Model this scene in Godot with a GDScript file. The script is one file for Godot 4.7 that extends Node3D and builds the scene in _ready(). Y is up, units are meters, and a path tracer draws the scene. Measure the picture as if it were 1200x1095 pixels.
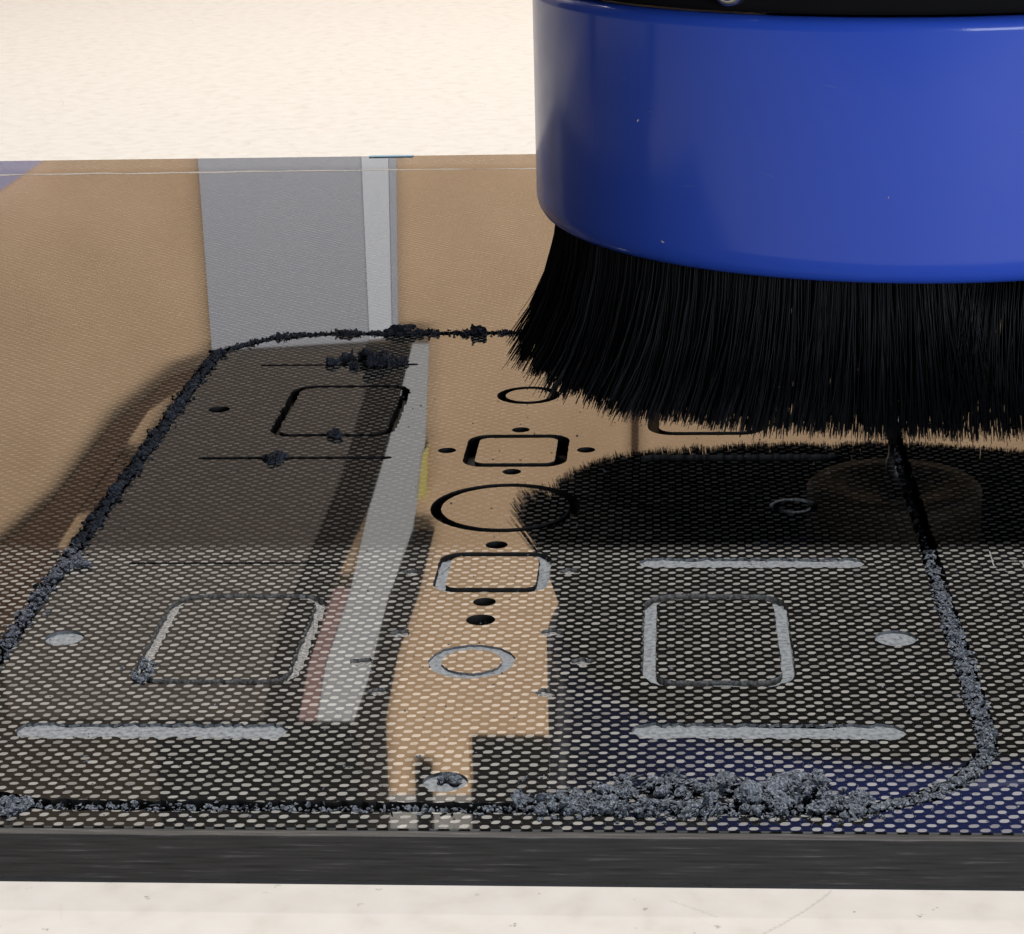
extends Node3D
# A sheet of carbon fibre being cut on a router table. World: metres, y = 0 on the table top, the sheet's front edge on z = 0, depth runs to -z.
# Lengths in the lists below are millimetres: (x, depth behind the sheet's front edge).

const T := 0.0055            # thickness of the sheet
const SHOE := Vector2(33.5, 137.6)
var rng := RandomNumberGenerator.new()
var noise := FastNoiseLite.new()
var used := {}
var M := {}
var ball1: Array
var ball2: Array

# ---------------------------------------------------------------- helpers
func numbered(called: String) -> String:
	if not used.has(called):
		used[called] = 0
		return called
	used[called] += 1
	return "%s_%03d" % [called, used[called]]

func tag(o: Node, label: String, category: String, group := "", kind := "") -> Node:
	o.set_meta("label", label)
	o.set_meta("category", category)
	if group: o.set_meta("group", group)
	if kind: o.set_meta("kind", kind)
	return o

func thing(called: String, label: String, category: String, at := Vector3.ZERO, group := "") -> Node3D:
	var o := Node3D.new()
	o.name = numbered(called)
	add_child(o)
	o.position = at
	tag(o, label, category, group)
	return o

func put(called: String, mesh: Mesh, mat: Material, parent: Node = null) -> MeshInstance3D:
	var o := MeshInstance3D.new()
	o.mesh = mesh
	o.material_override = mat
	if parent == null:
		o.name = numbered(called)
		add_child(o)
	else:
		o.name = called
		parent.add_child(o, true)
	return o

func begin() -> SurfaceTool:
	var st := SurfaceTool.new()
	st.begin(Mesh.PRIMITIVE_TRIANGLES)
	return st

func tri(st: SurfaceTool, a: Vector3, b: Vector3, c: Vector3, smooth := -1):
	st.set_smooth_group(smooth if smooth >= 0 else 0xFFFFFFFF)
	st.add_vertex(a); st.add_vertex(b); st.add_vertex(c)

func done(st: SurfaceTool) -> ArrayMesh:
	st.generate_normals()
	return st.commit()

func quad(st: SurfaceTool, a: Vector3, b: Vector3, c: Vector3, d: Vector3, smooth := -1):
	tri(st, a, b, c, smooth); tri(st, a, c, d, smooth)

# box with chamfered edges
func box(st: SurfaceTool, c: Vector3, s: Vector3, ch := 0.0):
	var h := s * 0.5
	if ch <= 0.0: ch = minf(minf(h.x, h.y), h.z) * 0.08
	var pts := {}
	for ax in 3:
		for sx in [-1, 1]:
			for sy in [-1, 1]:
				for sz in [-1, 1]:
					var p := Vector3(sx * (h.x - ch), sy * (h.y - ch), sz * (h.z - ch))
					p[ax] = [sx, sy, sz][ax] * h[ax]
					pts[[ax, sx, sy, sz]] = c + p
	var face := func(l: Array):
		var mid := Vector3.ZERO
		for p in l: mid += p
		mid /= l.size()
		var n: Vector3 = (l[1] - l[0]).cross(l[2] - l[0])
		if n.dot(mid - c) > 0.0: l.reverse()
		for i in range(1, l.size() - 1): tri(st, l[0], l[i], l[i + 1])
	for s1 in [-1, 1]:
		face.call([pts[[0, s1, -1, -1]], pts[[0, s1, 1, -1]], pts[[0, s1, 1, 1]], pts[[0, s1, -1, 1]]])
		face.call([pts[[1, -1, s1, -1]], pts[[1, 1, s1, -1]], pts[[1, 1, s1, 1]], pts[[1, -1, s1, 1]]])
		face.call([pts[[2, -1, -1, s1]], pts[[2, 1, -1, s1]], pts[[2, 1, 1, s1]], pts[[2, -1, 1, s1]]])
		for s2 in [-1, 1]:
			face.call([pts[[0, s1, s2, -1]], pts[[0, s1, s2, 1]], pts[[1, s1, s2, 1]], pts[[1, s1, s2, -1]]])
			face.call([pts[[0, s1, -1, s2]], pts[[0, s1, 1, s2]], pts[[2, s1, 1, s2]], pts[[2, s1, -1, s2]]])
			face.call([pts[[1, -1, s1, s2]], pts[[1, 1, s1, s2]], pts[[2, 1, s1, s2]], pts[[2, -1, s1, s2]]])
			for s3 in [-1, 1]:
				face.call([pts[[0, s1, s2, s3]], pts[[1, s1, s2, s3]], pts[[2, s1, s2, s3]]])

func box_mesh(c: Vector3, s: Vector3, ch := 0.0) -> ArrayMesh:
	var st := begin()
	box(st, c, s, ch)
	return done(st)

# surface of revolution about y; profile of (radius, height), listed from bottom to top outside
func lathe(st: SurfaceTool, prof: Array, n := 96, a0 := 0.0, a1 := TAU):
	for k in n:
		var u := a0 + (a1 - a0) * k / n
		var v := a0 + (a1 - a0) * (k + 1) / n
		for i in prof.size() - 1:
			var p: Vector2 = prof[i]
			var q: Vector2 = prof[i + 1]
			var A := Vector3(p.x * cos(u), p.y, p.x * sin(u)); var B := Vector3(p.x * cos(v), p.y, p.x * sin(v))
			var C := Vector3(q.x * cos(v), q.y, q.x * sin(v)); var D := Vector3(q.x * cos(u), q.y, q.x * sin(u))
			if p.x > 1e-7: tri(st, A, B, C, 0)
			if q.x > 1e-7: tri(st, A, C, D, 0)

func lathe_mesh(prof: Array, n := 96) -> ArrayMesh:
	var st := begin()
	lathe(st, prof, n)
	return done(st)

# an upright plate cut to a polygon of (x, height) in millimetres, thick millimetres deep, its face at that depth
func plate_shape(pts: Array, depth: float, thick: float) -> ArrayMesh:
	var st := begin()
	var poly := PackedVector2Array(pts)
	if not Geometry2D.is_polygon_clockwise(poly): poly.reverse()
	var idx := Geometry2D.triangulate_polygon(poly)
	var at := func(p: Vector2, d: float) -> Vector3: return Vector3(p.x, p.y, -d) * 0.001 + Vector3(0, T, 0)
	for i in range(0, idx.size(), 3):
		var a := poly[idx[i]]; var b := poly[idx[i + 1]]; var c := poly[idx[i + 2]]
		if (b - a).cross(c - a) > 0.0:
			var sw := b; b = c; c = sw
		tri(st, at.call(a, depth), at.call(b, depth), at.call(c, depth))
		tri(st, at.call(a, depth + thick), at.call(c, depth + thick), at.call(b, depth + thick))
	for i in poly.size():
		var a := poly[i]; var b := poly[(i + 1) % poly.size()]
		quad(st, at.call(a, depth), at.call(a, depth + thick), at.call(b, depth + thick), at.call(b, depth))
	return done(st)

# unit sphere from a split icosahedron: [points, triangles]
func ball(splits: int) -> Array:
	var t := (1.0 + sqrt(5.0)) / 2.0
	var v: Array = []
	for p in [[-1, t, 0], [1, t, 0], [-1, -t, 0], [1, -t, 0], [0, -1, t], [0, 1, t], [0, -1, -t], [0, 1, -t], [t, 0, -1], [t, 0, 1], [-t, 0, -1], [-t, 0, 1]]:
		v.append(Vector3(p[0], p[1], p[2]).normalized())
	var f: Array = [[0, 11, 5], [0, 5, 1], [0, 1, 7], [0, 7, 10], [0, 10, 11], [1, 5, 9], [5, 11, 4], [11, 10, 2], [10, 7, 6], [7, 1, 8], [3, 9, 4], [3, 4, 2], [3, 2, 6], [3, 6, 8], [3, 8, 9], [4, 9, 5], [2, 4, 11], [6, 2, 10], [8, 6, 7], [9, 8, 1]]
	for s in splits:
		var mid := {}
		var g: Array = []
		var half := func(i: int, j: int) -> int:
			var key := mini(i, j) * 100000 + maxi(i, j)
			if not mid.has(key):
				mid[key] = v.size()
				v.append(((v[i] + v[j]) * 0.5).normalized())
			return mid[key]
		for q in f:
			var a: int = half.call(q[0], q[1]); var b: int = half.call(q[1], q[2]); var c: int = half.call(q[2], q[0])
			g.append_array([[q[0], a, c], [q[1], b, a], [q[2], c, b], [a, b, c]])
		f = g
	return [v, f]

# a crumb of packed dust: a ball pushed about by noise, in metres
func crumb(st: SurfaceTool, at: Vector3, r: float, squash := 0.75, fine := false):
	var b: Array = ball2 if fine else ball1
	var off := Vector3(rng.randf(), rng.randf(), rng.randf()) * 500.0
	var sc := Vector3(rng.randf_range(0.7, 1.35), squash * rng.randf_range(0.7, 1.2), rng.randf_range(0.7, 1.3)) * r
	var kind := rng.randf()
	if kind < 0.22: sc *= Vector3(1.4, 0.35, 1.2)
	elif kind < 0.36: sc *= Vector3(0.45, 0.5, 2.0)
	var turn := Basis(Vector3(rng.randf() - 0.5, rng.randf() - 0.5, rng.randf() - 0.5).normalized(), rng.randf() * TAU)
	var pts: Array = []
	for p in b[0]:
		var k := 1.0 + 1.0 * noise.get_noise_3dv(p * 1.6 * 10.0 + off) + 0.8 * noise.get_noise_3dv(p * 5.0 * 10.0 - off)
		pts.append(at + turn * (p * k * sc) if kind < 0.36 else at + (turn * p) * k * sc)
	for q in b[1]: tri(st, pts[q[0]], pts[q[2]], pts[q[1]])

func P3(x: float, d: float, h := 0.0) -> Vector3:   # millimetres on the sheet -> metres
	return Vector3(x * 0.001, T + h * 0.001, -d * 0.001)

# a loose cluster of crumbs round one spot, in millimetres
func cluster(st: SurfaceTool, x: float, d: float, h: float, R: float, count: int, fine := 0.3):
	var core := R * 0.85
	crumb(st, P3(x, d, h), core * 0.001, 0.8, true)
	for k in count:
		var v := Vector3(rng.randfn(0, 1), rng.randfn(0, 1), rng.randfn(0, 1)).normalized() * R * rng.randf_range(0.62, 1.0)
		var y := h + v.y * 0.8
		if y < 0.0: y = rng.randf_range(0.0, 0.2)
		crumb(st, P3(x + v.x, d + v.z, y), fine * rng.randf_range(0.4, 1.15) * 0.001, 0.85)

# ---------------------------------------------------------------- outlines on the sheet
func rounded(x0: float, x1: float, d0: float, d1: float, r: float, n := 10) -> PackedVector2Array:
	var out := PackedVector2Array()
	for c in [[x1 - r, d1 - r, 0.0], [x0 + r, d1 - r, 0.5], [x0 + r, d0 + r, 1.0], [x1 - r, d0 + r, 1.5]]:
		for k in n + 1:
			var a: float = PI * (c[2] + 0.5 * k / n)
			out.append(Vector2(c[0] + r * cos(a), c[1] + r * sin(a)))
	return resample(out, true)

func circle(c: Vector2, r: float, n := 48) -> PackedVector2Array:
	var out := PackedVector2Array()
	for k in n: out.append(c + Vector2(cos(TAU * k / n), sin(TAU * k / n)) * r)
	return out

func ragged(c: Vector2, r: float, by: float) -> PackedVector2Array:
	var out := circle(c, r, 26)
	for i in out.size(): out[i] += (out[i] - c) * by * noise.get_noise_2d(out[i].x * 30.0, out[i].y * 30.0)
	return out

func resample(p: PackedVector2Array, closed: bool, step := 0.7) -> PackedVector2Array:
	var out := PackedVector2Array()
	var n := p.size() if closed else p.size() - 1
	for i in n:
		var a := p[i]; var b := p[(i + 1) % p.size()]
		var k := maxi(1, int(a.distance_to(b) / step))
		if a.distance_to(b) < 1e-4: continue
		for j in k: out.append(a.lerp(b, float(j) / k))
	if not closed: out.append(p[p.size() - 1])
	return out

# the strip of that width along path[i0..i1] (closed paths wrap), with chipped edges
func strip(path: PackedVector2Array, i0: int, i1: int, w: float, chip: float) -> PackedVector2Array:
	var n := path.size()
	var l := PackedVector2Array(); var r := PackedVector2Array()
	for i in range(i0, i1 + 1):
		var p := path[posmod(i, n)]
		var d := (path[posmod(i + 1, n)] - path[posmod(i - 1, n)]).normalized()
		var s := Vector2(-d.y, d.x)
		var ja := chip * noise.get_noise_2d(p.x * 55.0, p.y * 55.0 + 300.0)
		var jb := chip * noise.get_noise_2d(p.x * 55.0 + 900.0, p.y * 55.0)
		l.append(p + s * (w * 0.5 + ja)); r.append(p - s * (w * 0.5 + jb))
	r.reverse()
	l.append_array(r)
	return l

func cut(body: Node, poly: PackedVector2Array, deep: float, mat: Material):
	var c := CSGPolygon3D.new()
	c.name = "cut"
	c.operation = CSGShape3D.OPERATION_SUBTRACTION
	c.mode = CSGPolygon3D.MODE_DEPTH
	c.depth = (deep + 1.0) * 0.001
	var q := PackedVector2Array()
	for p in poly: q.append(p * 0.001)
	if Geometry2D.is_polygon_clockwise(q): q.reverse()
	c.polygon = q
	c.material = mat
	c.transform = Transform3D(Basis(Vector3(1, 0, 0), Vector3(0, 0, -1), Vector3(0, 1, 0)), Vector3(0, T + 0.001 , 0))
	body.add_child(c, true)

# a flat sheet lying in a groove, that far below the face
func lining(called: String, polys: Array, h: float, mat: Material, parent: Node, rough := 0.0):
	var st := begin()
	for poly in polys:
		var idx := Geometry2D.triangulate_polygon(poly)
		for i in range(0, idx.size(), 3):
			var a: Vector2 = poly[idx[i]]; var b: Vector2 = poly[idx[i + 1]]; var c: Vector2 = poly[idx[i + 2]]
			if (b - a).cross(c - a) > 0.0:
				var sw := b; b = c; c = sw
			tri(st, lift(a, h, rough), lift(b, h, rough), lift(c, h, rough))
	return put(called, done(st), mat, parent)

func lift(p: Vector2, h: float, rough: float) -> Vector3:
	return P3(p.x, p.y, h + rough * noise.get_noise_2d(p.x * 40.0, p.y * 40.0))

func line_path(x0: float, x1: float, d: float) -> PackedVector2Array:
	return resample(PackedVector2Array([Vector2(x0, d), Vector2(x1, d)]), false, 0.4)

# a slot with round ends
func slot(x0: float, x1: float, d: float, w: float, chip: float) -> PackedVector2Array:
	var out := PackedVector2Array()
	var r := w * 0.5
	for k in 9:
		var a := -PI / 2 + PI * k / 8
		out.append(Vector2(x1 - r + r * cos(a), d + r * sin(a)))
	for k in 9:
		var a := PI / 2 + PI * k / 8
		out.append(Vector2(x0 + r + r * cos(a), d + r * sin(a)))
	out = resample(out, true, 0.35)
	for i in out.size():
		out[i] += Vector2(0, chip * noise.get_noise_2d(out[i].x * 45.0, out[i].y * 45.0))
	return out

# ---------------------------------------------------------------- materials
func lin(r: float, g: float, b: float) -> Color:
	return Color(r, g, b).linear_to_srgb()

func plain(c: Color, rough := 0.6, spec := 0.4, metal := 0.0) -> StandardMaterial3D:
	var m := StandardMaterial3D.new()
	m.albedo_color = c
	m.roughness = rough
	m.metallic_specular = spec
	m.metallic = metal
	return m

func triplanar(m: StandardMaterial3D, per_metre: Vector3):
	m.uv1_triplanar = true
	m.uv1_world_triplanar = true
	m.uv1_scale = per_metre
	m.uv1_triplanar_sharpness = 8.0

func wave(a: float) -> float: return clampf(a, 0.0, 1.0)

# plain weave: fibre glints painted as light bundles across, dark ones running away
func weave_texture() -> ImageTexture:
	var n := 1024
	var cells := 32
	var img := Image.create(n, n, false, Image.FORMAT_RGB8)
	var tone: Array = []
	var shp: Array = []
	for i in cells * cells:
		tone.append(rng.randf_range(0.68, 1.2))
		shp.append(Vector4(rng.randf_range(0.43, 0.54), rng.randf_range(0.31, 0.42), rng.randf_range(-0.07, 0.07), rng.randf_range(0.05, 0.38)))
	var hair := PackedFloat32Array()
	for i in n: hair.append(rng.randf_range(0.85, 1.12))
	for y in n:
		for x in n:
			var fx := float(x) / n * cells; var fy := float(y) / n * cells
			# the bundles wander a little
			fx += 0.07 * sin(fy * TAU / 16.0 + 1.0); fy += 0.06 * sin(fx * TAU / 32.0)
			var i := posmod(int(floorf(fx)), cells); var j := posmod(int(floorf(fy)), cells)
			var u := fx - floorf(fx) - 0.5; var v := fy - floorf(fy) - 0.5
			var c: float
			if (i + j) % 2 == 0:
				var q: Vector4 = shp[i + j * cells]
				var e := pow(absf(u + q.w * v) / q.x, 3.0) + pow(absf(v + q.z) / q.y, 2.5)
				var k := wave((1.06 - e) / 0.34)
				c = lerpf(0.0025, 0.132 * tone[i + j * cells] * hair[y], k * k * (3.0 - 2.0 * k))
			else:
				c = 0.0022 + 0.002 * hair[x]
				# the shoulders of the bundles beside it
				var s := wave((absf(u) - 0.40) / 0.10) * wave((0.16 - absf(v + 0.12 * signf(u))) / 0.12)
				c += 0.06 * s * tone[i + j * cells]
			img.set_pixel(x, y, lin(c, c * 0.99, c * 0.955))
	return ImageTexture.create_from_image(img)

func noise_texture(size: int, freq: float, ramp: Array, octaves := 4, sd := 1, as_normal := false, stretch := Vector2.ONE) -> ImageTexture:
	var fn := FastNoiseLite.new()
	fn.seed = sd
	fn.noise_type = FastNoiseLite.TYPE_SIMPLEX_SMOOTH
	fn.frequency = freq
	fn.fractal_octaves = octaves
	var img := Image.create(size, size, false, Image.FORMAT_RGB8)
	# seamless: noise on a torus is slow; blend the four wrapped copies instead
	for y in size:
		for x in size:
			var wx := float(x) / size; var wy := float(y) / size
			var a := fn.get_noise_2d(x * stretch.x, y * stretch.y)
			var b := fn.get_noise_2d((x - size) * stretch.x, y * stretch.y)
			var c := fn.get_noise_2d(x * stretch.x, (y - size) * stretch.y)
			var d := fn.get_noise_2d((x - size) * stretch.x, (y - size) * stretch.y)
			var t := (a * (1 - wx) + b * wx) * (1 - wy) + (c * (1 - wx) + d * wx) * wy
			t /= sqrt((wx * wx + (1 - wx) * (1 - wx)) * (wy * wy + (1 - wy) * (1 - wy)))
			t = wave(t * 0.75 + 0.5)
			var f := t * (ramp.size() - 1)
			var k := mini(int(f), ramp.size() - 2)
			img.set_pixel(x, y, ramp[k].lerp(ramp[k + 1], f - k))
	if as_normal: img.bump_map_to_normal_map(4.0)
	return ImageTexture.create_from_image(img)

# small pits, stains and hairline scratches
func speckle(tex: ImageTexture) -> ImageTexture:
	var img: Image = tex.get_image()
	var n := img.get_width()
	for k in 900:
		var x := rng.randi() % n; var y := rng.randi() % n
		var dark := rng.randf_range(0.72, 0.96)
		for p in rng.randi_range(1, 5):
			var px := posmod(x + rng.randi_range(-1, 1), n); var py := posmod(y + rng.randi_range(-1, 1), n)
			img.set_pixel(px, py, img.get_pixel(px, py) * Color(dark, dark, dark * 0.98))
	for k in 60:
		var a := Vector2(rng.randf() * n, rng.randf() * n); var d := Vector2.from_angle(rng.randf() * TAU)
		var f := rng.randf_range(0.9, 1.05)
		for t in rng.randi_range(10, 90):
			d = d.rotated(rng.randf_range(-0.03, 0.03))
			a += d
			var px := posmod(int(a.x), n); var py := posmod(int(a.y), n)
			img.set_pixel(px, py, (img.get_pixel(px, py) * f).clamp())
	return ImageTexture.create_from_image(img)

func make_materials():
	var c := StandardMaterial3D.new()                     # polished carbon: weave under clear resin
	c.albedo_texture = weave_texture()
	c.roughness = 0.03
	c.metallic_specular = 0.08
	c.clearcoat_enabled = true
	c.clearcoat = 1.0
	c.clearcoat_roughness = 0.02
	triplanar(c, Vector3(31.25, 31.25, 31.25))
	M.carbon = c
	var e := plain(Color.WHITE, 0.55, 0.35)               # sawn edge: layers of fibre
	e.albedo_texture = noise_texture(512, 0.05, [lin(0.008, 0.008, 0.008), lin(0.018, 0.0175, 0.0175), lin(0.023, 0.0222, 0.0222), lin(0.027, 0.026, 0.026), lin(0.075, 0.07, 0.07)], 6, 5, false, Vector2(0.14, 3.4))
	triplanar(e, Vector3(28, 28, 28))
	M.edge = e
	M.wall = plain(lin(0.012, 0.012, 0.013), 0.6, 0.3)    # black groove
	var g := plain(Color.WHITE, 0.85, 0.3)                # fine dust settled in a groove
	g.albedo_texture = noise_texture(256, 0.05, [lin(0.045, 0.049, 0.055), lin(0.085, 0.093, 0.104), lin(0.108, 0.118, 0.13), lin(0.135, 0.145, 0.156)], 5, 9)
	triplanar(g, Vector3(90, 90, 90))
	M.grey = g
	var g2 := plain(Color.WHITE, 0.85, 0.3)
	g2.albedo_texture = noise_texture(256, 0.06, [lin(0.04, 0.04, 0.042), lin(0.1, 0.1, 0.1), lin(0.2, 0.205, 0.21)], 5, 19)
	triplanar(g2, Vector3(110, 110, 110))
	M.dim = g2
	var d := plain(Color.WHITE, 0.95, 0.2)                # packed carbon dust
	d.albedo_texture = noise_texture(256, 0.06, [lin(0.011, 0.0125, 0.016), lin(0.054, 0.062, 0.076), lin(0.15, 0.17, 0.205)], 5, 12)
	triplanar(d, Vector3(160, 160, 160))
	M.dust = d
	var d2 := plain(Color.WHITE, 0.95, 0.2)               # same dust, darker: shade at the left and rear painted in
	d2.albedo_texture = noise_texture(256, 0.06, [lin(0.012, 0.013, 0.016), lin(0.035, 0.039, 0.05), lin(0.10, 0.11, 0.14)], 5, 14)
	triplanar(d2, Vector3(160, 160, 160))
	M.shaded_dust = d2
	var b := plain(Color.WHITE, 0.9, 0.15)               # table: white melamine, worn
	b.albedo_texture = noise_texture(1024, 0.03, [lin(0.262, 0.25, 0.235), lin(0.282, 0.271, 0.259), lin(0.291, 0.281, 0.271), lin(0.298, 0.289, 0.279)], 6, 3)
	b.albedo_texture = speckle(b.albedo_texture)
	triplanar(b, Vector3(5, 5, 5))
	M.table = b
	var s := plain(lin(0.024, 0.078, 0.52), 0.5, 0.3)     # blue shoe: moulded, a little uneven
	s.roughness_texture = noise_texture(256, 0.03, [Color(0.75, 0.75, 0.75), Color(1, 1, 1)], 4, 44)
	s.normal_enabled = true
	s.normal_texture = noise_texture(256, 0.02, [Color.BLACK, Color.WHITE], 4, 45, true)
	s.normal_scale = 0.05
	triplanar(s, Vector3(12, 12, 12))
	s.clearcoat_enabled = true
	s.clearcoat = 0.55
	s.clearcoat_roughness = 0.12
	M.blue = s
	M.hair = plain(lin(0.005, 0.0055, 0.0075), 0.42, 0.28)
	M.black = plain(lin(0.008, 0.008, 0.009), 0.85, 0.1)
	M.steel = plain(lin(0.5, 0.5, 0.52), 0.28, 0.5, 1.0)
	M.nut = plain(lin(0.24, 0.19, 0.135), 0.5, 0.4, 0.3)
	var t := plain(Color.WHITE, 0.7, 0.3)                 # tan board
	t.albedo_texture = noise_texture(256, 0.02, [lin(0.47, 0.325, 0.205), lin(0.50, 0.35, 0.222), lin(0.53, 0.375, 0.24)], 4, 7)
	triplanar(t, Vector3(3, 3, 3))
	M.tan = t
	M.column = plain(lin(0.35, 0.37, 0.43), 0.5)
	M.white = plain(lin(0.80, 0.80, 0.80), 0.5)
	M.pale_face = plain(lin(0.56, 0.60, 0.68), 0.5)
	M.slat = plain(lin(0.37, 0.385, 0.41), 0.5)
	M.umber = plain(lin(0.036, 0.029, 0.023), 0.85, 0.1)
	M.added_dark = plain(lin(0.085, 0.072, 0.066), 0.85, 0.1)
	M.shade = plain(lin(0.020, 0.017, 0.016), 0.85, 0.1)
	M.bracket = plain(lin(0.085, 0.052, 0.034), 0.85, 0.1)
	M.pink = plain(lin(0.24, 0.15, 0.15), 0.6)
	M.yellow = plain(lin(0.50, 0.43, 0.14), 0.5)
	M.lavender = plain(lin(0.36, 0.35, 0.52), 0.5)
	M.tape = plain(lin(0.09, 0.16, 0.22), 0.5)
	M.patch = plain(lin(0.235, 0.222, 0.205), 0.9, 0.1)
	M.scratch = plain(lin(0.07, 0.13, 0.5), 0.7, 0.3)
	M.worn = plain(lin(0.34, 0.33, 0.32), 0.6)  # tone of the thin pale line near the rear edge
	M.pale = plain(lin(0.55, 0.50, 0.45), 0.7)

# ---------------------------------------------------------------- scene
func _ready():
	rng.seed = 20417
	noise.seed = 77
	noise.frequency = 0.02
	noise.fractal_octaves = 3
	# camera
	var cam := Camera3D.new()
	cam.name = "camera"
	var th := deg_to_rad(17.908); var ps := deg_to_rad(-4.254); var ro := deg_to_rad(1.506)
	var fwd := Vector3(sin(ps) * cos(th), -sin(th), -cos(ps) * cos(th))
	var right := Vector3(cos(ps), 0, sin(ps))
	var up := right.cross(fwd)
	var r2 := right * cos(ro) - up * sin(ro)
	var u2 := right * sin(ro) + up * cos(ro)
	cam.transform = Transform3D(Basis(r2, u2, -fwd), Vector3(0, 0.1018 + T, 0.2005))
	cam.fov = rad_to_deg(2.0 * atan(547.5 / 2700.0))
	cam.near = 0.01
	cam.far = 20.0
	add_child(cam)
	cam.current = true
	# surroundings
	var env := Environment.new()
	env.background_mode = Environment.BG_COLOR
	env.background_color = Color(0.13, 0.14, 0.16)
	env.ambient_light_source = Environment.AMBIENT_SOURCE_BG
	env.background_energy_multiplier = 1.0
	env.tonemap_mode = Environment.TONE_MAPPER_LINEAR
	env.tonemap_exposure = 1.0
	env.sdfgi_enabled = true
	env.ssao_enabled = true
	env.ssil_enabled = true
	var we := WorldEnvironment.new()
	we.name = "surroundings"
	we.environment = env
	add_child(we)
	# lamps: a small one high over the front, an added soft fill behind the camera, an added flood brightening the back board
	var key := SpotLight3D.new()
	key.name = "overhead_lamp"
	key.position = Vector3(0.05, 1.6, 0.05)
	key.rotation_degrees = Vector3(-90, 0, 0)
	key.spot_angle = 33.0
	key.spot_range = 6.0
	key.spot_attenuation = 2.0
	key.light_size = 0.008
	key.light_color = Color(1.0, 0.98, 0.955)
	key.light_energy = 6.6
	key.shadow_enabled = true
	add_child(key)
	var soft := AreaLight3D.new()
	soft.name = "soft_fill"
	soft.area_size = Vector2(1.0, 0.36)
	soft.transform = Transform3D(Basis.IDENTITY, Vector3(0.75, 0.25, 1.1)).looking_at(Vector3(0.03, 0.06, -0.08))
	soft.area_range = 6.0
	soft.light_color = Color(0.93, 0.96, 1.0)
	soft.light_energy = 1.45
	soft.shadow_enabled = true
	add_child(soft)
	var flood := AreaLight3D.new()
	flood.name = "board_fill"
	flood.area_size = Vector2(0.9, 0.06)
	flood.transform = Transform3D(Basis.IDENTITY, Vector3(-0.08, 0.66, -0.715)).looking_at(Vector3(-0.08, 0.30, -0.90))
	flood.area_range = 4.0
	flood.light_color = Color(1.0, 0.97, 0.93)
	flood.light_energy = 1.6
	flood.shadow_enabled = true
	add_child(flood)

	make_materials()
	ball1 = ball(1)
	ball2 = ball(2)
	build_table()
	build_sheet()
	build_backdrop()
	build_machine()
	build_dust()

func build_table():
	var st := begin()
	box(st, Vector3(-0.05, -0.009, -0.3), Vector3(1.6, 0.018, 1.36), 0.001)
	var t := put("table_top", done(st), M.table)
	tag(t, "worn off-white table top under and behind the black sheet", "table top", "", "structure")
	# worn patches
	for q in [[41.0, -26.0, 7.5, 1.3], [31.0, -29.5, 5.0, 0.8], [47.0, -23.5, 5.0, 0.5], [-50.0, -29.0, 2.5, 0.35], [-8.0, -33.0, 1.2, 0.3], [-42.0, -24.0, 1.4, 0.2], [-270.0, 690.0, 26.0, 9.0], [-205.0, 655.0, 2.5, 4.0]]:
		var poly := PackedVector2Array()
		for k in 44:
			var v := Vector2(cos(TAU * k / 44), sin(TAU * k / 44))
			poly.append(Vector2(q[0] + v.x * q[2] * (1.0 + 1.2 * noise.get_noise_2d(v.x * 60.0 + q[0], v.y * 60.0)), q[1] + v.y * q[3] * (1.0 + 1.5 * noise.get_noise_2d(v.x * 60.0, v.y * 60.0 + q[0]))))
		lining("worn_patch", [poly], -5.5 + 0.015, M.patch, t)

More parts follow.
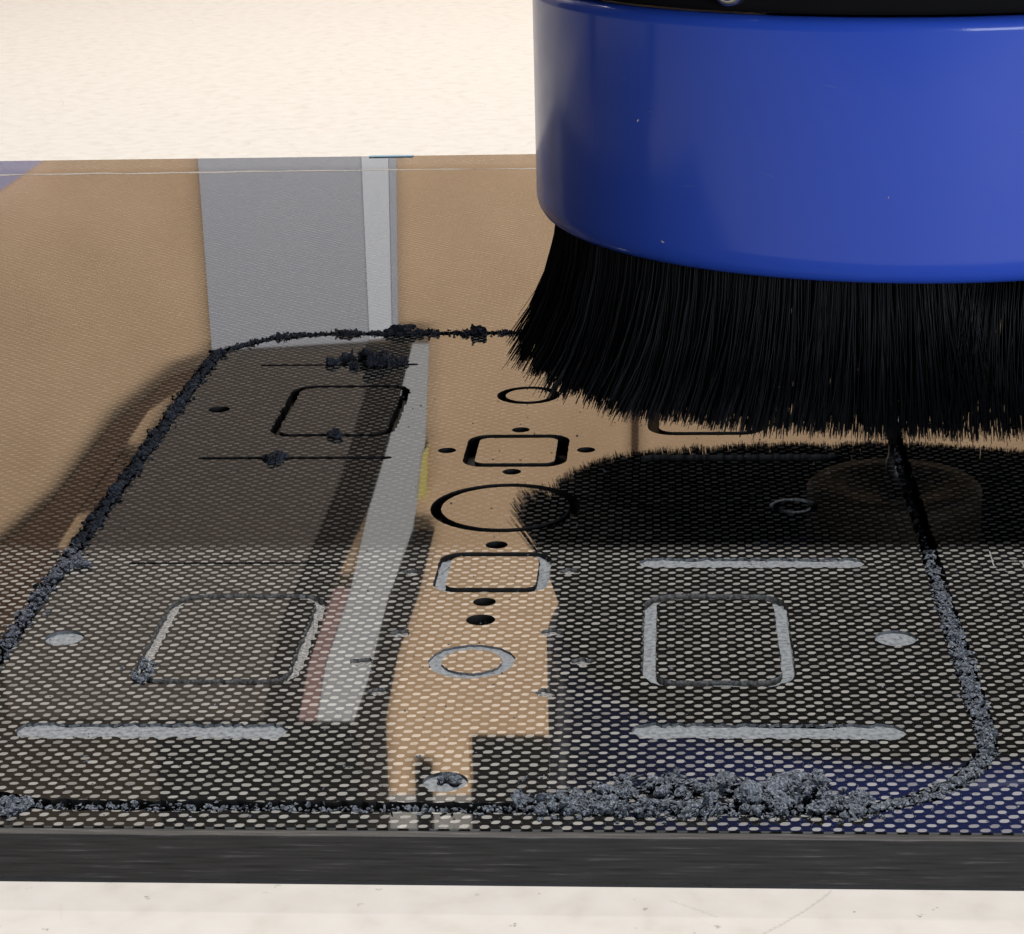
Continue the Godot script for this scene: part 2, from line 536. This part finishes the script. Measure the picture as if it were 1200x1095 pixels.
func build_sheet():
	var root := thing("carbon_sheet", "glossy black carbon fibre sheet with slots, rings and rounded frame cut in it", "carbon fibre sheet", Vector3(0, 0, 0))
	var body := CSGBox3D.new()
	body.name = "woven_face"
	body.size = Vector3(0.46, T - 0.0006, 0.365)
	body.position = Vector3(-0.02, 0.0006 + (T - 0.0006) * 0.5, -0.365 * 0.5)
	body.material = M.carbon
	root.add_child(body)
	# children of the box stand in its own axes
	var holder := CSGCombiner3D.new()
	holder.name = "cuts"
	holder.operation = CSGShape3D.OPERATION_SUBTRACTION
	holder.position = -body.position
	body.add_child(holder)
	var sub := func(poly: PackedVector2Array, deep: float, mat: Material):
		cut(holder, poly, deep, mat)
		(holder.get_child(holder.get_child_count() - 1) as CSGShape3D).operation = CSGShape3D.OPERATION_UNION
	var ring := func(path: PackedVector2Array, w: float, deep: float, mat: Material, chip: float):
		var n := path.size()
		sub.call(strip(path, 0, n / 2, w, chip), deep, mat)
		sub.call(strip(path, n / 2 - 1, n + 1, w, chip), deep, mat)
	# the outline of the part
	var outline := rounded(-78.6, 32.3, 4.6, 190.0, 18.0)
	ring.call(outline, 2.3, 2.6, M.wall, 0.5)
	# square frame, the big circle, the small rear ring in the middle row
	ring.call(rounded(-29.9, -16.5, 114.6, 128.6, 2.4), 1.75, 2.6, M.wall, 0.06)
	ring.call(circle(Vector2(-23.1, 95.9), 9.5, 72), 1.5, 2.6, M.wall, 0.06)
	ring.call(circle(Vector2(-23.2, 150.7), 4.3, 48), 1.4, 2.6, M.wall, 0.05)
	for h in [[-23.25, 131.9], [-23.25, 111.5], [-33.5, 121.7], [-13.0, 121.7]]: sub.call(circle(Vector2(h[0], h[1]), 1.35, 24), 3.0, M.wall)
	for h in [[-23.2, 80.8, 1.45], [-23.2, 60.4, 1.4], [-23.2, 54.5, 1.75]]: sub.call(circle(Vector2(h[0], h[1]), h[2], 24), 3.0, M.wall)
	for h in [[-71.6, 143.6], [25.3, 143.6]]: sub.call(circle(Vector2(h[0], h[1]), 1.7, 24), 3.0, M.wall)
	ring.call(circle(Vector2(16.1, 96.1), 2.7, 32), 1.2, 1.0, M.dim, 0.15)
	for h in [[-13.4, 70.9, 0], [-33.2, 70.6, 1], [-14.4, 50.7, 0], [-32.4, 50.3, 1], [-10.5, 41.7, 0], [-35.9, 41.5, 0], [-14.3, 32.9, 0], [-32.7, 33.1, 1]]:
		sub.call(ragged(Vector2(h[0], h[1]), 1.2, 0.6), 0.5, M.dim)
	# four rounded windows
	var win := [[-60.9, -43.0, 129.6, 156.3], [-3.2, 12.7, 129.6, 156.3], [-61.0, -43.1, 35.6, 62.2], [-3.0, 12.6, 35.6, 62.2], [-29.3, -16.5, 64.4, 77.2]]
	for i in win.size():
		var w: Array = win[i]
		ring.call(rounded(w[0], w[1], w[2], w[3], 3.2 if i < 4 else 2.2), [1.4, 1.7, 1.45, 1.7, 1.6][i], [2.0, 2.2, 1.0, 1.15, 1.2][i], [M.wall, M.wall, M.dim, M.dim, M.wall][i], [0.45, 0.06, 0.5, 0.35, 0.12][i])
	# slots: front pair and middle right are filled with dust, the others black
	var slots := [[-70.8, -41.3, 22.4, 3.7], [-4.7, 24.1, 23.0, 3.7], [-4.6, 23.8, 74.0, 3.3]]
	for s in slots: sub.call(slot(s[0], s[1], s[2], s[3], 0.7), 0.35, M.grey)
	for s in [[-4.9, 24.0, 117.6, 3.0], [-70.0, -41.3, 118.3, 1.3], [-70.2, -42.6, 74.0, 0.7], [-69.5, -42.8, 169.6, 1.0]]: sub.call(slot(s[0], s[1], s[2], s[3], 0.25), 2.2, M.wall)
	# the light ring and the dust-filled holes near the front
	ring.call(circle(Vector2(-23.2, 41.8), 4.2, 48), 1.5, 0.3, M.grey, 0.25)
	for h in [[-72.2, 48.6, 2.3], [25.4, 49.0, 2.4], [-23.3, 10.4, 2.3]]: sub.call(circle(Vector2(h[0], h[1]), h[2], 32), 0.4, M.grey)
	# sawn front edge, a hair proud of the weave
	put("sawn_edge", box_mesh(Vector3(-0.02, 0.00040 + 0.00245, 0.0006), Vector3(0.46, 0.0049, 0.0012), 0.00008), M.edge, root)
	# pale line near the rear edge, and an etched mark at the right
	var line := PackedVector2Array()
	for k in 60: line.append(Vector2(-200.0 + 360.0 * k / 59, 346.0 + 0.5 * noise.get_noise_1d(k * 30.0)))
	lining("pale_line", [strip(line, 1, 58, 1.3, 1.6)], 0.02, M.worn, root)
	for q in [[39.9, 78.6, 39.7, 72.4], [39.7, 72.0, 40.3, 70.9], [40.5, 70.9, 42.2, 70.9], [41.2, 74.6, 43.3, 74.6], [43.4, 74.4, 43.4, 71.0]]:
		var seg := resample(PackedVector2Array([Vector2(q[0], q[1]), Vector2(q[2], q[3])]), false, 0.3)
		lining("etched_line", [strip(seg, 1, seg.size() - 2, 0.18, 0.1)], 0.012, M.dim, root)
	put("dark_underlay", box_mesh(Vector3(-0.02, 0.0003, -0.1825), Vector3(0.456, 0.0006, 0.361), 0.00005), M.black, root)  # black layer added under the sheet, keeps the gap below its edge dark
	# dust on the floor of the front windows and of the frame's groove
	for i in [2, 3, 4]:
		var w: Array = win[i]
		var path := rounded(w[0], w[1], w[2], w[3], 3.2 if i < 4 else 2.2)
		var n := path.size()
		lining("groove_dust", [strip(path, 0, n / 2, 1.5, 0.2), strip(path, n / 2, n, 1.5, 0.2)], -0.75, M.grey if i != 2 else M.dim, root, 0.5)

func build_backdrop():
	var tape := put("blue_tape", box_mesh(Vector3(-0.0700, T + 0.00015, -0.3640), Vector3(0.011, 0.0002, 0.0016), 0.00003), M.tape)
	tag(tape, "sliver of light blue tape on the rear edge of the sheet", "tape")
	var board := put("tan_board", plate_shape([Vector2(-620, -5.4), Vector2(420, -5.4), Vector2(420, 393), Vector2(-106.5, 393), Vector2(-106.5, 427), Vector2(-620, 427)], 880, 18), M.tan)
	tag(board, "plain tan board at the back, mirrored across the sheet", "board")
	var wall := put("back_wall", plate_shape([Vector2(-900, -23), Vector2(700, -23), Vector2(700, 580), Vector2(-900, 580)], 960, 40), M.white)
	tag(wall, "white wall rising over the tan board", "wall", "", "structure")
	var up := thing("machine_upright", "blue-grey upright mirrored at the back of the sheet left of the blue shoe", "upright")
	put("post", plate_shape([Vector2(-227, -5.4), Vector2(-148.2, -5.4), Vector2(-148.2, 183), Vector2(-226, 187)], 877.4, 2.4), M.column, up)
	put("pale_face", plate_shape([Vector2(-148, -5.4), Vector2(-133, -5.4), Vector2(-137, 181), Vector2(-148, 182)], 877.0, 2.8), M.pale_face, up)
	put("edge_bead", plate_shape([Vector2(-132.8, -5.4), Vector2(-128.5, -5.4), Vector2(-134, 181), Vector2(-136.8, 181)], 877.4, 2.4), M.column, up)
	var gus := thing("added_dark_plate", "added large dark grey slanting plate mirrored in the left half of the cut frame", "gusset plate")  # added shape, cut to the darker reflection inside the frame
	put("plate", plate_shape([Vector2(-225, 188), Vector2(-150, 184.5), Vector2(-150, 205), Vector2(-165, 252), Vector2(-177, 279), Vector2(-200, 330), Vector2(-212, 384), Vector2(-345, 384), Vector2(-346, 351), Vector2(-308, 297), Vector2(-270, 247)], 877.2, 2.6), M.added_dark, gus)
	put("dark_strip", plate_shape([Vector2(-149.7, 184.5), Vector2(-130, 183.5), Vector2(-127, 195), Vector2(-141, 234), Vector2(-153, 270), Vector2(-172, 311), Vector2(-187, 353), Vector2(-194, 384), Vector2(-211.7, 384), Vector2(-199.7, 330), Vector2(-176.7, 279), Vector2(-164.7, 252), Vector2(-149.7, 205)], 876.8, 3.0), M.shade, gus)
	put("upper_plate", plate_shape([Vector2(-150, 385), Vector2(-150, 600), Vector2(-269, 600), Vector2(-269, 385)], 876.8, 3.0), M.black, gus)
	put("side_plate", plate_shape([Vector2(-269.3, 385), Vector2(-269.3, 600), Vector2(-480, 600), Vector2(-480, 352), Vector2(-346, 352), Vector2(-345, 385)], 877.2, 2.6), M.umber, gus)
	var slat_node := thing("added_slat", "added pale grey slanting brace mirrored between the dark plate and the tan board", "slat")  # added strip, slanted to give the pale streak reflected in the sheet
	put("slat", plate_shape([Vector2(-127, 184), Vector2(-119, 184), Vector2(-123, 238), Vector2(-132, 288), Vector2(-144, 315), Vector2(-157, 362), Vector2(-165, 384), Vector2(-184, 384), Vector2(-178, 353), Vector2(-163, 311), Vector2(-152.6, 270.4), Vector2(-140.6, 234)], 876.4, 3.4), M.slat, slat_node)
	put("red_stripe", plate_shape([Vector2(-163.3, 311), Vector2(-178.3, 353), Vector2(-184.3, 384), Vector2(-193.6, 384), Vector2(-186.7, 353), Vector2(-171.6, 311.3)], 876.8, 3.0), M.pink, slat_node)
	put("yellow_label", plate_shape([Vector2(-124.2, 240), Vector2(-121.4, 236), Vector2(-123, 262), Vector2(-127.6, 264)], 876.0, 3.8), M.yellow, slat_node)
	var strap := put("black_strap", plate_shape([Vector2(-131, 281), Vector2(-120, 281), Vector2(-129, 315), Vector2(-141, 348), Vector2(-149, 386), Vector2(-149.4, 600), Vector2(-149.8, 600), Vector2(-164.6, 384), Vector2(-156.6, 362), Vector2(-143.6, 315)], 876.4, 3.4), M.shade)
	tag(strap, "narrow black strap mirrored along the right side of the pale brace", "strap")
	var br := thing("hooked_bracket", "dark brown bracket with two openings mirrored left of the dark plate", "bracket")
	put("long_bar", plate_shape([Vector2(-420, 350), Vector2(-340, 288), Vector2(-312, 265), Vector2(-279, 225), Vector2(-247, 201), Vector2(-230, 195), Vector2(-229, 202), Vector2(-244, 207), Vector2(-260, 218), Vector2(-276, 240), Vector2(-288, 255), Vector2(-316, 295), Vector2(-343, 323), Vector2(-420, 383)], 877.4, 2.4), M.bracket, br)
	put("cross_bar", plate_shape([Vector2(-275.5, 240.5), Vector2(-265, 246), Vector2(-284, 268), Vector2(-300, 272), Vector2(-288, 256)], 877.0, 2.8), M.bracket, br)
	put("lower_bar", plate_shape([Vector2(-316.5, 296), Vector2(-310, 298), Vector2(-343, 343), Vector2(-347, 351), Vector2(-378, 370), Vector2(-344, 324)], 877.0, 2.8), M.bracket, br)
	var beam := thing("dark_beam", "black beam mirrored above the tan board, its corner a step in the tan", "beam")
	put("main_beam", plate_shape([Vector2(260, 330), Vector2(260, 600), Vector2(-108.5, 600), Vector2(-108.5, 330)], 905, 30), M.black, beam)
	put("hanger", plate_shape([Vector2(-134.5, 410), Vector2(-126, 410), Vector2(-126, 600), Vector2(-134.5, 600)], 876.8, 3.0), M.black, beam)
	var cab := put("dark_tag", plate_shape([Vector2(-21, 218), Vector2(-17.5, 218), Vector2(-18.2, 252), Vector2(-21.5, 262)], 877.8, 2.0), M.bracket)
	tag(cab, "short dark tag mirrored in the tan just left of the rear right slot", "tag")
	var lav := put("lavender_panel", plate_shape([Vector2(-520, -5.4), Vector2(-303, -5.4), Vector2(-301, 92), Vector2(-331, 111), Vector2(-400, 150), Vector2(-520, 215)], 868, 11), M.lavender)
	tag(lav, "pale lavender panel mirrored in the far left corner of the sheet", "panel")

func build_machine():
	var cx := SHOE.x * 0.001; var cz := -SHOE.y * 0.001
	# unseen cover on four legs, added to shade the rear of the sheet
	var blocker := thing("shade_cover", "added unseen flat cover on four legs shading the rear half of the sheet", "added cover")
	put("shade_panel", box_mesh(Vector3(-0.02, 0.316, -0.163), Vector3(0.74, 0.02, 0.216), 0.001), M.black, blocker)
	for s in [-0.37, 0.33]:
		for d in [-0.07, -0.255]: put("leg", box_mesh(Vector3(s, 0.153, d), Vector3(0.02, 0.3058, 0.02), 0.001), M.black, blocker)
	# spindle with nut and cutter
	var sp := thing("spindle", "dark router spindle inside the blue shoe with its round nut mirrored below", "spindle", Vector3(cx, 0, cz))
	put("motor_body", lathe_mesh([Vector2(0, 0.030 + T), Vector2(0.019, 0.030 + T), Vector2(0.020, 0.031 + T), Vector2(0.020, 0.3), Vector2(0, 0.3)], 64), M.black, sp)
	var nut := put("collet_nut", lathe_mesh([Vector2(0.0014, 0.0125 + T), Vector2(0.0062, 0.0112 + T), Vector2(0.0072, 0.0112 + T), Vector2(0.0078, 0.0106 + T), Vector2(0.0126, 0.0106 + T), Vector2(0.0133, 0.0113 + T), Vector2(0.0133, 0.0235 + T), Vector2(0.010, 0.0255 + T), Vector2(0.010, 0.0297 + T), Vector2(0, 0.0297 + T)], 64), M.nut, sp)
	put("end_mill", lathe_mesh([Vector2(0, T - 0.0022), Vector2(0.00095, T - 0.0022), Vector2(0.00100, T - 0.001), Vector2(0.00100, 0.006 + T), Vector2(0.00135, 0.007 + T), Vector2(0.00135, 0.014 + T), Vector2(0, 0.014 + T)], 24), M.steel, sp)
	# the dust shoe
	var shoe := thing("dust_shoe", "round bright blue dust shoe with a black brush skirt, over the sheet", "dust shoe", Vector3(cx, 0, cz))
	var hb := 0.033 + T; var ht := 0.0664 + T
	var R := 0.0538
	put("blue_skirt", lathe_mesh([Vector2(R - 0.0045, ht), Vector2(R - 0.0045, hb + 0.001), Vector2(R - 0.004, hb + 0.0003), Vector2(R - 0.0030, hb), Vector2(R - 0.0016, hb + 0.00025), Vector2(R - 0.0008, hb + 0.0008), Vector2(R - 0.00025, hb + 0.0017), Vector2(R, hb + 0.0028), Vector2(R, hb + 0.0036), Vector2(R, ht - 0.0016), Vector2(R, ht - 0.0008), Vector2(R - 0.0008, ht), Vector2(R - 0.0045, ht)], 180), M.blue, shoe)
	put("top_cap", lathe_mesh([Vector2(0.0205, ht + 0.0004), Vector2(R - 0.0010, ht + 0.0004), Vector2(R - 0.0004, ht + 0.0012), Vector2(R - 0.0004, ht + 0.0096), Vector2(R - 0.0012, ht + 0.0104), Vector2(0.0205, ht + 0.0104), Vector2(0.0205, ht + 0.0004)], 180), M.black, shoe)
	for a in [2.24, 0.7, 3.8, 5.4]:
		var bolt := put("bolt", lathe_mesh([Vector2(0, 0), Vector2(0.0032, 0), Vector2(0.0032, 0.0022), Vector2(0.0027, 0.0028), Vector2(0.0016, 0.0028), Vector2(0.0015, 0.0012), Vector2(0, 0.0012)], 32), M.steel, shoe)
		bolt.position = Vector3(cos(a) * 0.046, ht + 0.0104, sin(a) * 0.046)
	var side := put("side_bolt", lathe_mesh([Vector2(0, 0), Vector2(0.0021, 0), Vector2(0.0021, 0.0016), Vector2(0.0017, 0.002), Vector2(0.001, 0.002), Vector2(0.0009, 0.0009), Vector2(0, 0.0009)], 32), M.steel, shoe)
	side.transform = Transform3D(Basis(Vector3(-sin(2.08), 0, cos(2.08)), Vector3(cos(2.08), 0, sin(2.08)), Vector3(0, 1, 0)), Vector3(cos(2.08) * (R - 0.0005), ht + 0.0034, sin(2.08) * (R - 0.0005)))
	for q in [[-2.36, 0.052], [-2.28, 0.0365], [-1.7, 0.0445]]:
		var st := begin()
		var a: float = -q[0]
		crumb(st, Vector3(cos(a) * R, q[1] + T, sin(a) * R), rng.randf_range(0.00009, 0.00016), 1.4)
		put("dust_speck", done(st), M.pale, shoe)
	for k in 9:
		var sc := begin()
		var a0 := rng.randf_range(1.2, 2.6); var y := rng.randf_range(hb + 0.006, ht - 0.004); var run := rng.randf_range(0.01, 0.06); var slope := rng.randf_range(-0.02, 0.02)
		for j in 6:
			var a1 := a0 + run * j / 6.0; var a2 := a0 + run * (j + 1) / 6.0
			var y1 := y + slope * run * j / 6.0; var y2 := y + slope * run * (j + 1) / 6.0
			var h := 0.00006 * sin(PI * (j + 0.5) / 6.0) + 0.00001
			var p := func(a: float, yy: float) -> Vector3: return Vector3(cos(a) * (R + 0.00002), yy, sin(a) * (R + 0.00002))
			quad(sc, p.call(a1, y1 - h), p.call(a1, y1 + h), p.call(a2, y2 + h), p.call(a2, y2 - h))
		put("scratch", done(sc), M.scratch, shoe)
	build_brush(shoe, hb, R)

func bristle(st: SurfaceTool, a: Vector3, b: Vector3, c: Vector3, r: float):
	# bent hair from a over b to c
	var prev: Array = []
	for k in 5:
		var t := k / 4.0
		var p := a * (1 - t) * (1 - t) + b * 2.0 * t * (1 - t) + c * t * t
		var rr := r * (1.0 if k < 4 else 0.55)
		var cur := [p + Vector3(rr, 0, 0), p + Vector3(-rr * 0.5, 0, rr * 0.866), p + Vector3(-rr * 0.5, 0, -rr * 0.866)]
		if k:
			for i in 3:
				var j := (i + 1) % 3
				quad(st, prev[i], prev[j], cur[j], cur[i], 0)
		prev = cur

func build_brush(shoe: Node3D, hb: float, R: float):
	# tufts of black nylon; local axes: x outward, y up, z along the rim; hangs from y = 0 to about y = -1 (scaled to its length)
	var tufts := 84
	var variants: Array = []
	for v in 7:
		var st := begin()
		for k in 230:
			var x0 := rng.randf_range(-0.0024, 0.0012)
			var z0 := rng.randf_range(-0.0024, 0.0024)
			var long := -1.0 * rng.randf_range(0.975, 1.012)
			if rng.randf() < 0.07: long *= rng.randf_range(0.85, 0.98)
			var out := rng.randf_range(0.0008, 0.0042) + (x0 + 0.0024) * 1.1
			if rng.randf() < 0.03: out += rng.randf_range(0.0005, 0.0022)
			var side := rng.randf_range(-0.0016, 0.0016) + z0 * 0.15
			bristle(st, Vector3(x0, 0, z0), Vector3(x0 + out * 0.12, long * 0.62, z0 + side * 0.3), Vector3(x0 + out, long, z0 + side), rng.randf_range(0.00007, 0.000115))
		variants.append(done(st))
	for i in tufts:
		var a := TAU * (i + 0.5) / tufts
		var dir := Vector3(cos(a), 0, sin(a))
		var back := (1.0 - sin(a)) * 0.5                       # 0 at the front, 1 at the rear
		var tip := T + 0.0140 + 0.0062 * back - 0.0052 * pow(maxf(0.0, -cos(a)), 2.0)
		var o := put("bristle_tuft", variants[i % variants.size()], M.hair, shoe)
		var top := hb + 0.003
		var wob := rng.randf_range(-0.05, 0.05)
		var seam := wrapf(a - 1.50, -PI, PI)                   # the brush strip is split here; the ends lean together
		if absf(seam) < 0.035: tip += 0.004
		if absf(seam) < 0.42: wob -= signf(seam) * 0.24 * (1.0 - absf(seam) / 0.42)
		var flare := 1.0 if sin(a) > -0.1 else 0.45
		if rng.randf() < 0.3: tip += rng.randf_range(-0.0006, 0.0009)
		o.transform = Transform3D(Basis(dir * rng.randf_range(0.85, 1.15) * flare, Vector3(0, top - tip, 0) + dir.rotated(Vector3.UP, PI / 2) * wob * 0.01, dir.rotated(Vector3.UP, -PI / 2)), dir * (R - 0.0046) + Vector3(0, top, 0))

# a hair of fibre lying loose on the sheet
func fibre(st: SurfaceTool, p: Vector2, h: float):
	var a := Vector2.from_angle(rng.randf() * TAU) * rng.randf_range(0.4, 1.0)
	bristle(st, P3(p.x, p.y, h), P3(p.x + a.x * 0.5 + rng.randfn(0, 0.2), p.y + a.y * 0.5, h + rng.randf_range(0.1, 0.5)), P3(p.x + a.x, p.y + a.y, 0.06), 0.00003)

func along(path: PackedVector2Array, i: int) -> Vector2: return path[posmod(i, path.size())]

func heap(called: String, label: String, c: Vector2, rx: float, rd: float, high: float, count: int, R: float, fine: float, mat: Material = null):
	var st := begin()
	for k in count:
		var a := rng.randf() * TAU; var q := sqrt(rng.randf())
		var x := cos(a) * q; var d := sin(a) * q
		var r := R * rng.randf_range(0.55, 1.15)
		cluster(st, c.x + x * rx, c.y + d * rd, rng.randf_range(0.1, maxf(0.15, high * (1.0 - q * q))), r, int(26 * r / R), fine)
	var o := put(called, done(st), mat if mat else M.shaded_dust)
	tag(o, label, "carbon dust", "clumps of carbon dust on the sheet", "stuff")
	return o

func build_dust():
	var outline := rounded(-78.6, 32.3, 4.6, 190.0, 18.0)
	# beads of dust along the groove of the frame: left and rear thick, right fine, front thin
	var st := begin(); var sr := begin(); var sf := begin()
	for i in outline.size():
		var p := outline[i]
		var left := p.x < -60.0 and p.y > 20.0
		var rear := p.y > 180.0 and p.x < -15.0
		if left or rear:
			var thick := 0.55 + 0.9 * noise.get_noise_2d(p.x * 9.0, p.y * 9.0) + (0.1 if rear else 0.2)
			if p.y < 62.0: thick *= 0.4
			thick = clampf(thick * 0.75, 0.05, 0.95)
			if rng.randf() < 0.42: cluster(st, p.x + rng.randfn(0, 0.3), p.y + rng.randfn(0, 0.3), 0.2 * thick, 0.3 + 0.62 * thick, int(5 + 14 * thick), 0.26)
			for k in 4: crumb(st, P3(p.x + rng.randfn(0, 0.8), p.y + rng.randfn(0, 0.8), rng.randf_range(-0.3, 0.3)), rng.randf_range(0.1, 0.3) * 0.001, 0.8)
		elif p.x > 15.0:
			var fill := clampf((82.0 - p.y) / 30.0, 0.0, 1.0)
			for k in int(2 + 13 * fill):
				var r := rng.randf_range(0.09, 0.34)
				crumb(sr, P3(p.x + rng.randfn(0, 0.34 + 0.22 * fill), p.y + rng.randfn(0, 0.34 + 0.22 * fill), rng.randf_range(-1.6 + fill, -0.5 + 0.62 * fill)), r * 0.001, 0.7)
			if rng.randf() < 0.3 * fill: fibre(sr, p, 0.1)
		elif p.y < 20.0:
			for k in 5:
				var r := rng.randf_range(0.07, 0.26)
				crumb(sf, P3(p.x + rng.randfn(0, 0.3), p.y + rng.randfn(-0.45, 0.5), rng.randf_range(-0.4, 0.15)), r * 0.001, 0.7)
	tag(put("dust_bead", done(st), M.shaded_dust), "dark crumbly dust along the left and rear of the cut frame", "carbon dust", "", "stuff")
	tag(put("dust_bead", done(sr), M.dust), "grey dust packed in the groove down the right side of the frame", "carbon dust", "", "stuff")
	tag(put("dust_bead", done(sf), M.dust), "thin grey dust along the groove at the front edge of the sheet", "carbon dust", "", "stuff")
	# the long heap at the front: lumps of packed dust with gaps between them
	var sh := begin()
	for k in 105:
		var x := -15.5 + 34.0 * pow(rng.randf(), 0.85)
		var prof := 0.42 if x < -8.0 else (0.78 if x < -1.0 else (1.0 if x < 14.0 else 0.4))
		prof *= 1.0 + 0.5 * noise.get_noise_2d(x * 40.0, 4.0)
		var d := rng.randf()
		var R := (0.35 + 0.95 * pow(rng.randf(), 1.6)) * (0.55 + 0.5 * prof)
		cluster(sh, x, 3.6 + d * 7.0 * prof, rng.randf_range(0.15, 0.4) + 1.05 * prof * rng.randf() * (1.0 - absf(d - 0.5) * 1.4), R, int(10 + 30 * R), 0.3)
	for k in 30: fibre(sh, Vector2(rng.randf_range(-15.0, 19.0), rng.randf_range(3.0, 10.0)), rng.randf_range(0.1, 0.9))
	for k in 260: crumb(sh, P3(rng.randf_range(-16.0, 20.0), maxf(1.3, rng.randfn(5.5, 1.8)), 0.1), rng.randf_range(0.1, 0.3) * 0.001, 0.8)
	tag(put("dust_heap", done(sh), M.dust), "long heap of blue-grey carbon dust crumbs along the front edge", "carbon dust", "", "stuff")
	var sp := begin()
	for k in 900: crumb(sp, P3(rng.randfn(3.0, 9.5), 2.2 + absf(rng.randfn(0.0, 4.6)), 0.02), rng.randf_range(0.03, 0.09) * 0.001, 0.7)
	for k in 420:
		var x := rng.randf_range(-75.0, 45.0); var d := 2.0 + 150.0 * pow(rng.randf(), 1.7)
		crumb(sp, P3(x, d, 0.03), rng.randf_range(0.04, 0.13) * (1.6 if rng.randf() < 0.08 else 1.0) * 0.001, 0.7)
	for k in 26: fibre(sp, Vector2(rng.randf_range(-70.0, 40.0), rng.randf_range(2.0, 80.0)), 0.08)
	tag(put("dust_specks", done(sp), M.dust), "sparse specks of grey dust scattered over the sheet between the cuts", "carbon dust", "", "stuff")
	heap("dust_clump", "dark fluffy dust clump on the slot inside the frame's rear", Vector2(-51.5, 169.8), 6.6, 3.6, 2.0, 22, 1.15, 0.34)
	heap("dust_clump", "dark dust clump where the pale post meets the frame's rear groove", Vector2(-46.5, 190.3), 4.5, 1.6, 1.4, 12, 0.9, 0.3)
	heap("dust_clump", "small dark dust clump on the rear groove left of the brush", Vector2(-34.5, 188.8), 2.4, 1.5, 1.2, 8, 0.8, 0.3)
	heap("dust_clump", "dark round dust clump at the left groove beside the tan reflection", Vector2(-77.0, 72.6), 1.7, 1.7, 0.8, 9, 0.8, 0.28)
	heap("dust_clump", "dark cross-shaped dust clump sitting on the left slot", Vector2(-58.5, 117.8), 1.4, 2.2, 0.8, 8, 0.6, 0.25)
	heap("dust_clump", "dark dust clump on the front side of the rear left window", Vector2(-51.0, 129.2), 1.7, 0.9, 0.7, 7, 0.55, 0.25)
	heap("dust_clump", "grey dust crumbs at the left front corner of the front left window", Vector2(-60.5, 38.5), 1.0, 3.5, 0.3, 9, 0.45, 0.22, M.dust)
	heap("dust_clump", "blue-grey dust clump at the sheet's front left", Vector2(-66.0, 4.2), 2.0, 1.8, 0.6, 9, 0.7, 0.26, M.dust)
	heap("dust_clump", "grey dust lying in the round hole near the front edge", Vector2(-22.9, 10.4), 1.4, 1.0, 0.1, 3, 0.4, 0.24, M.dust)
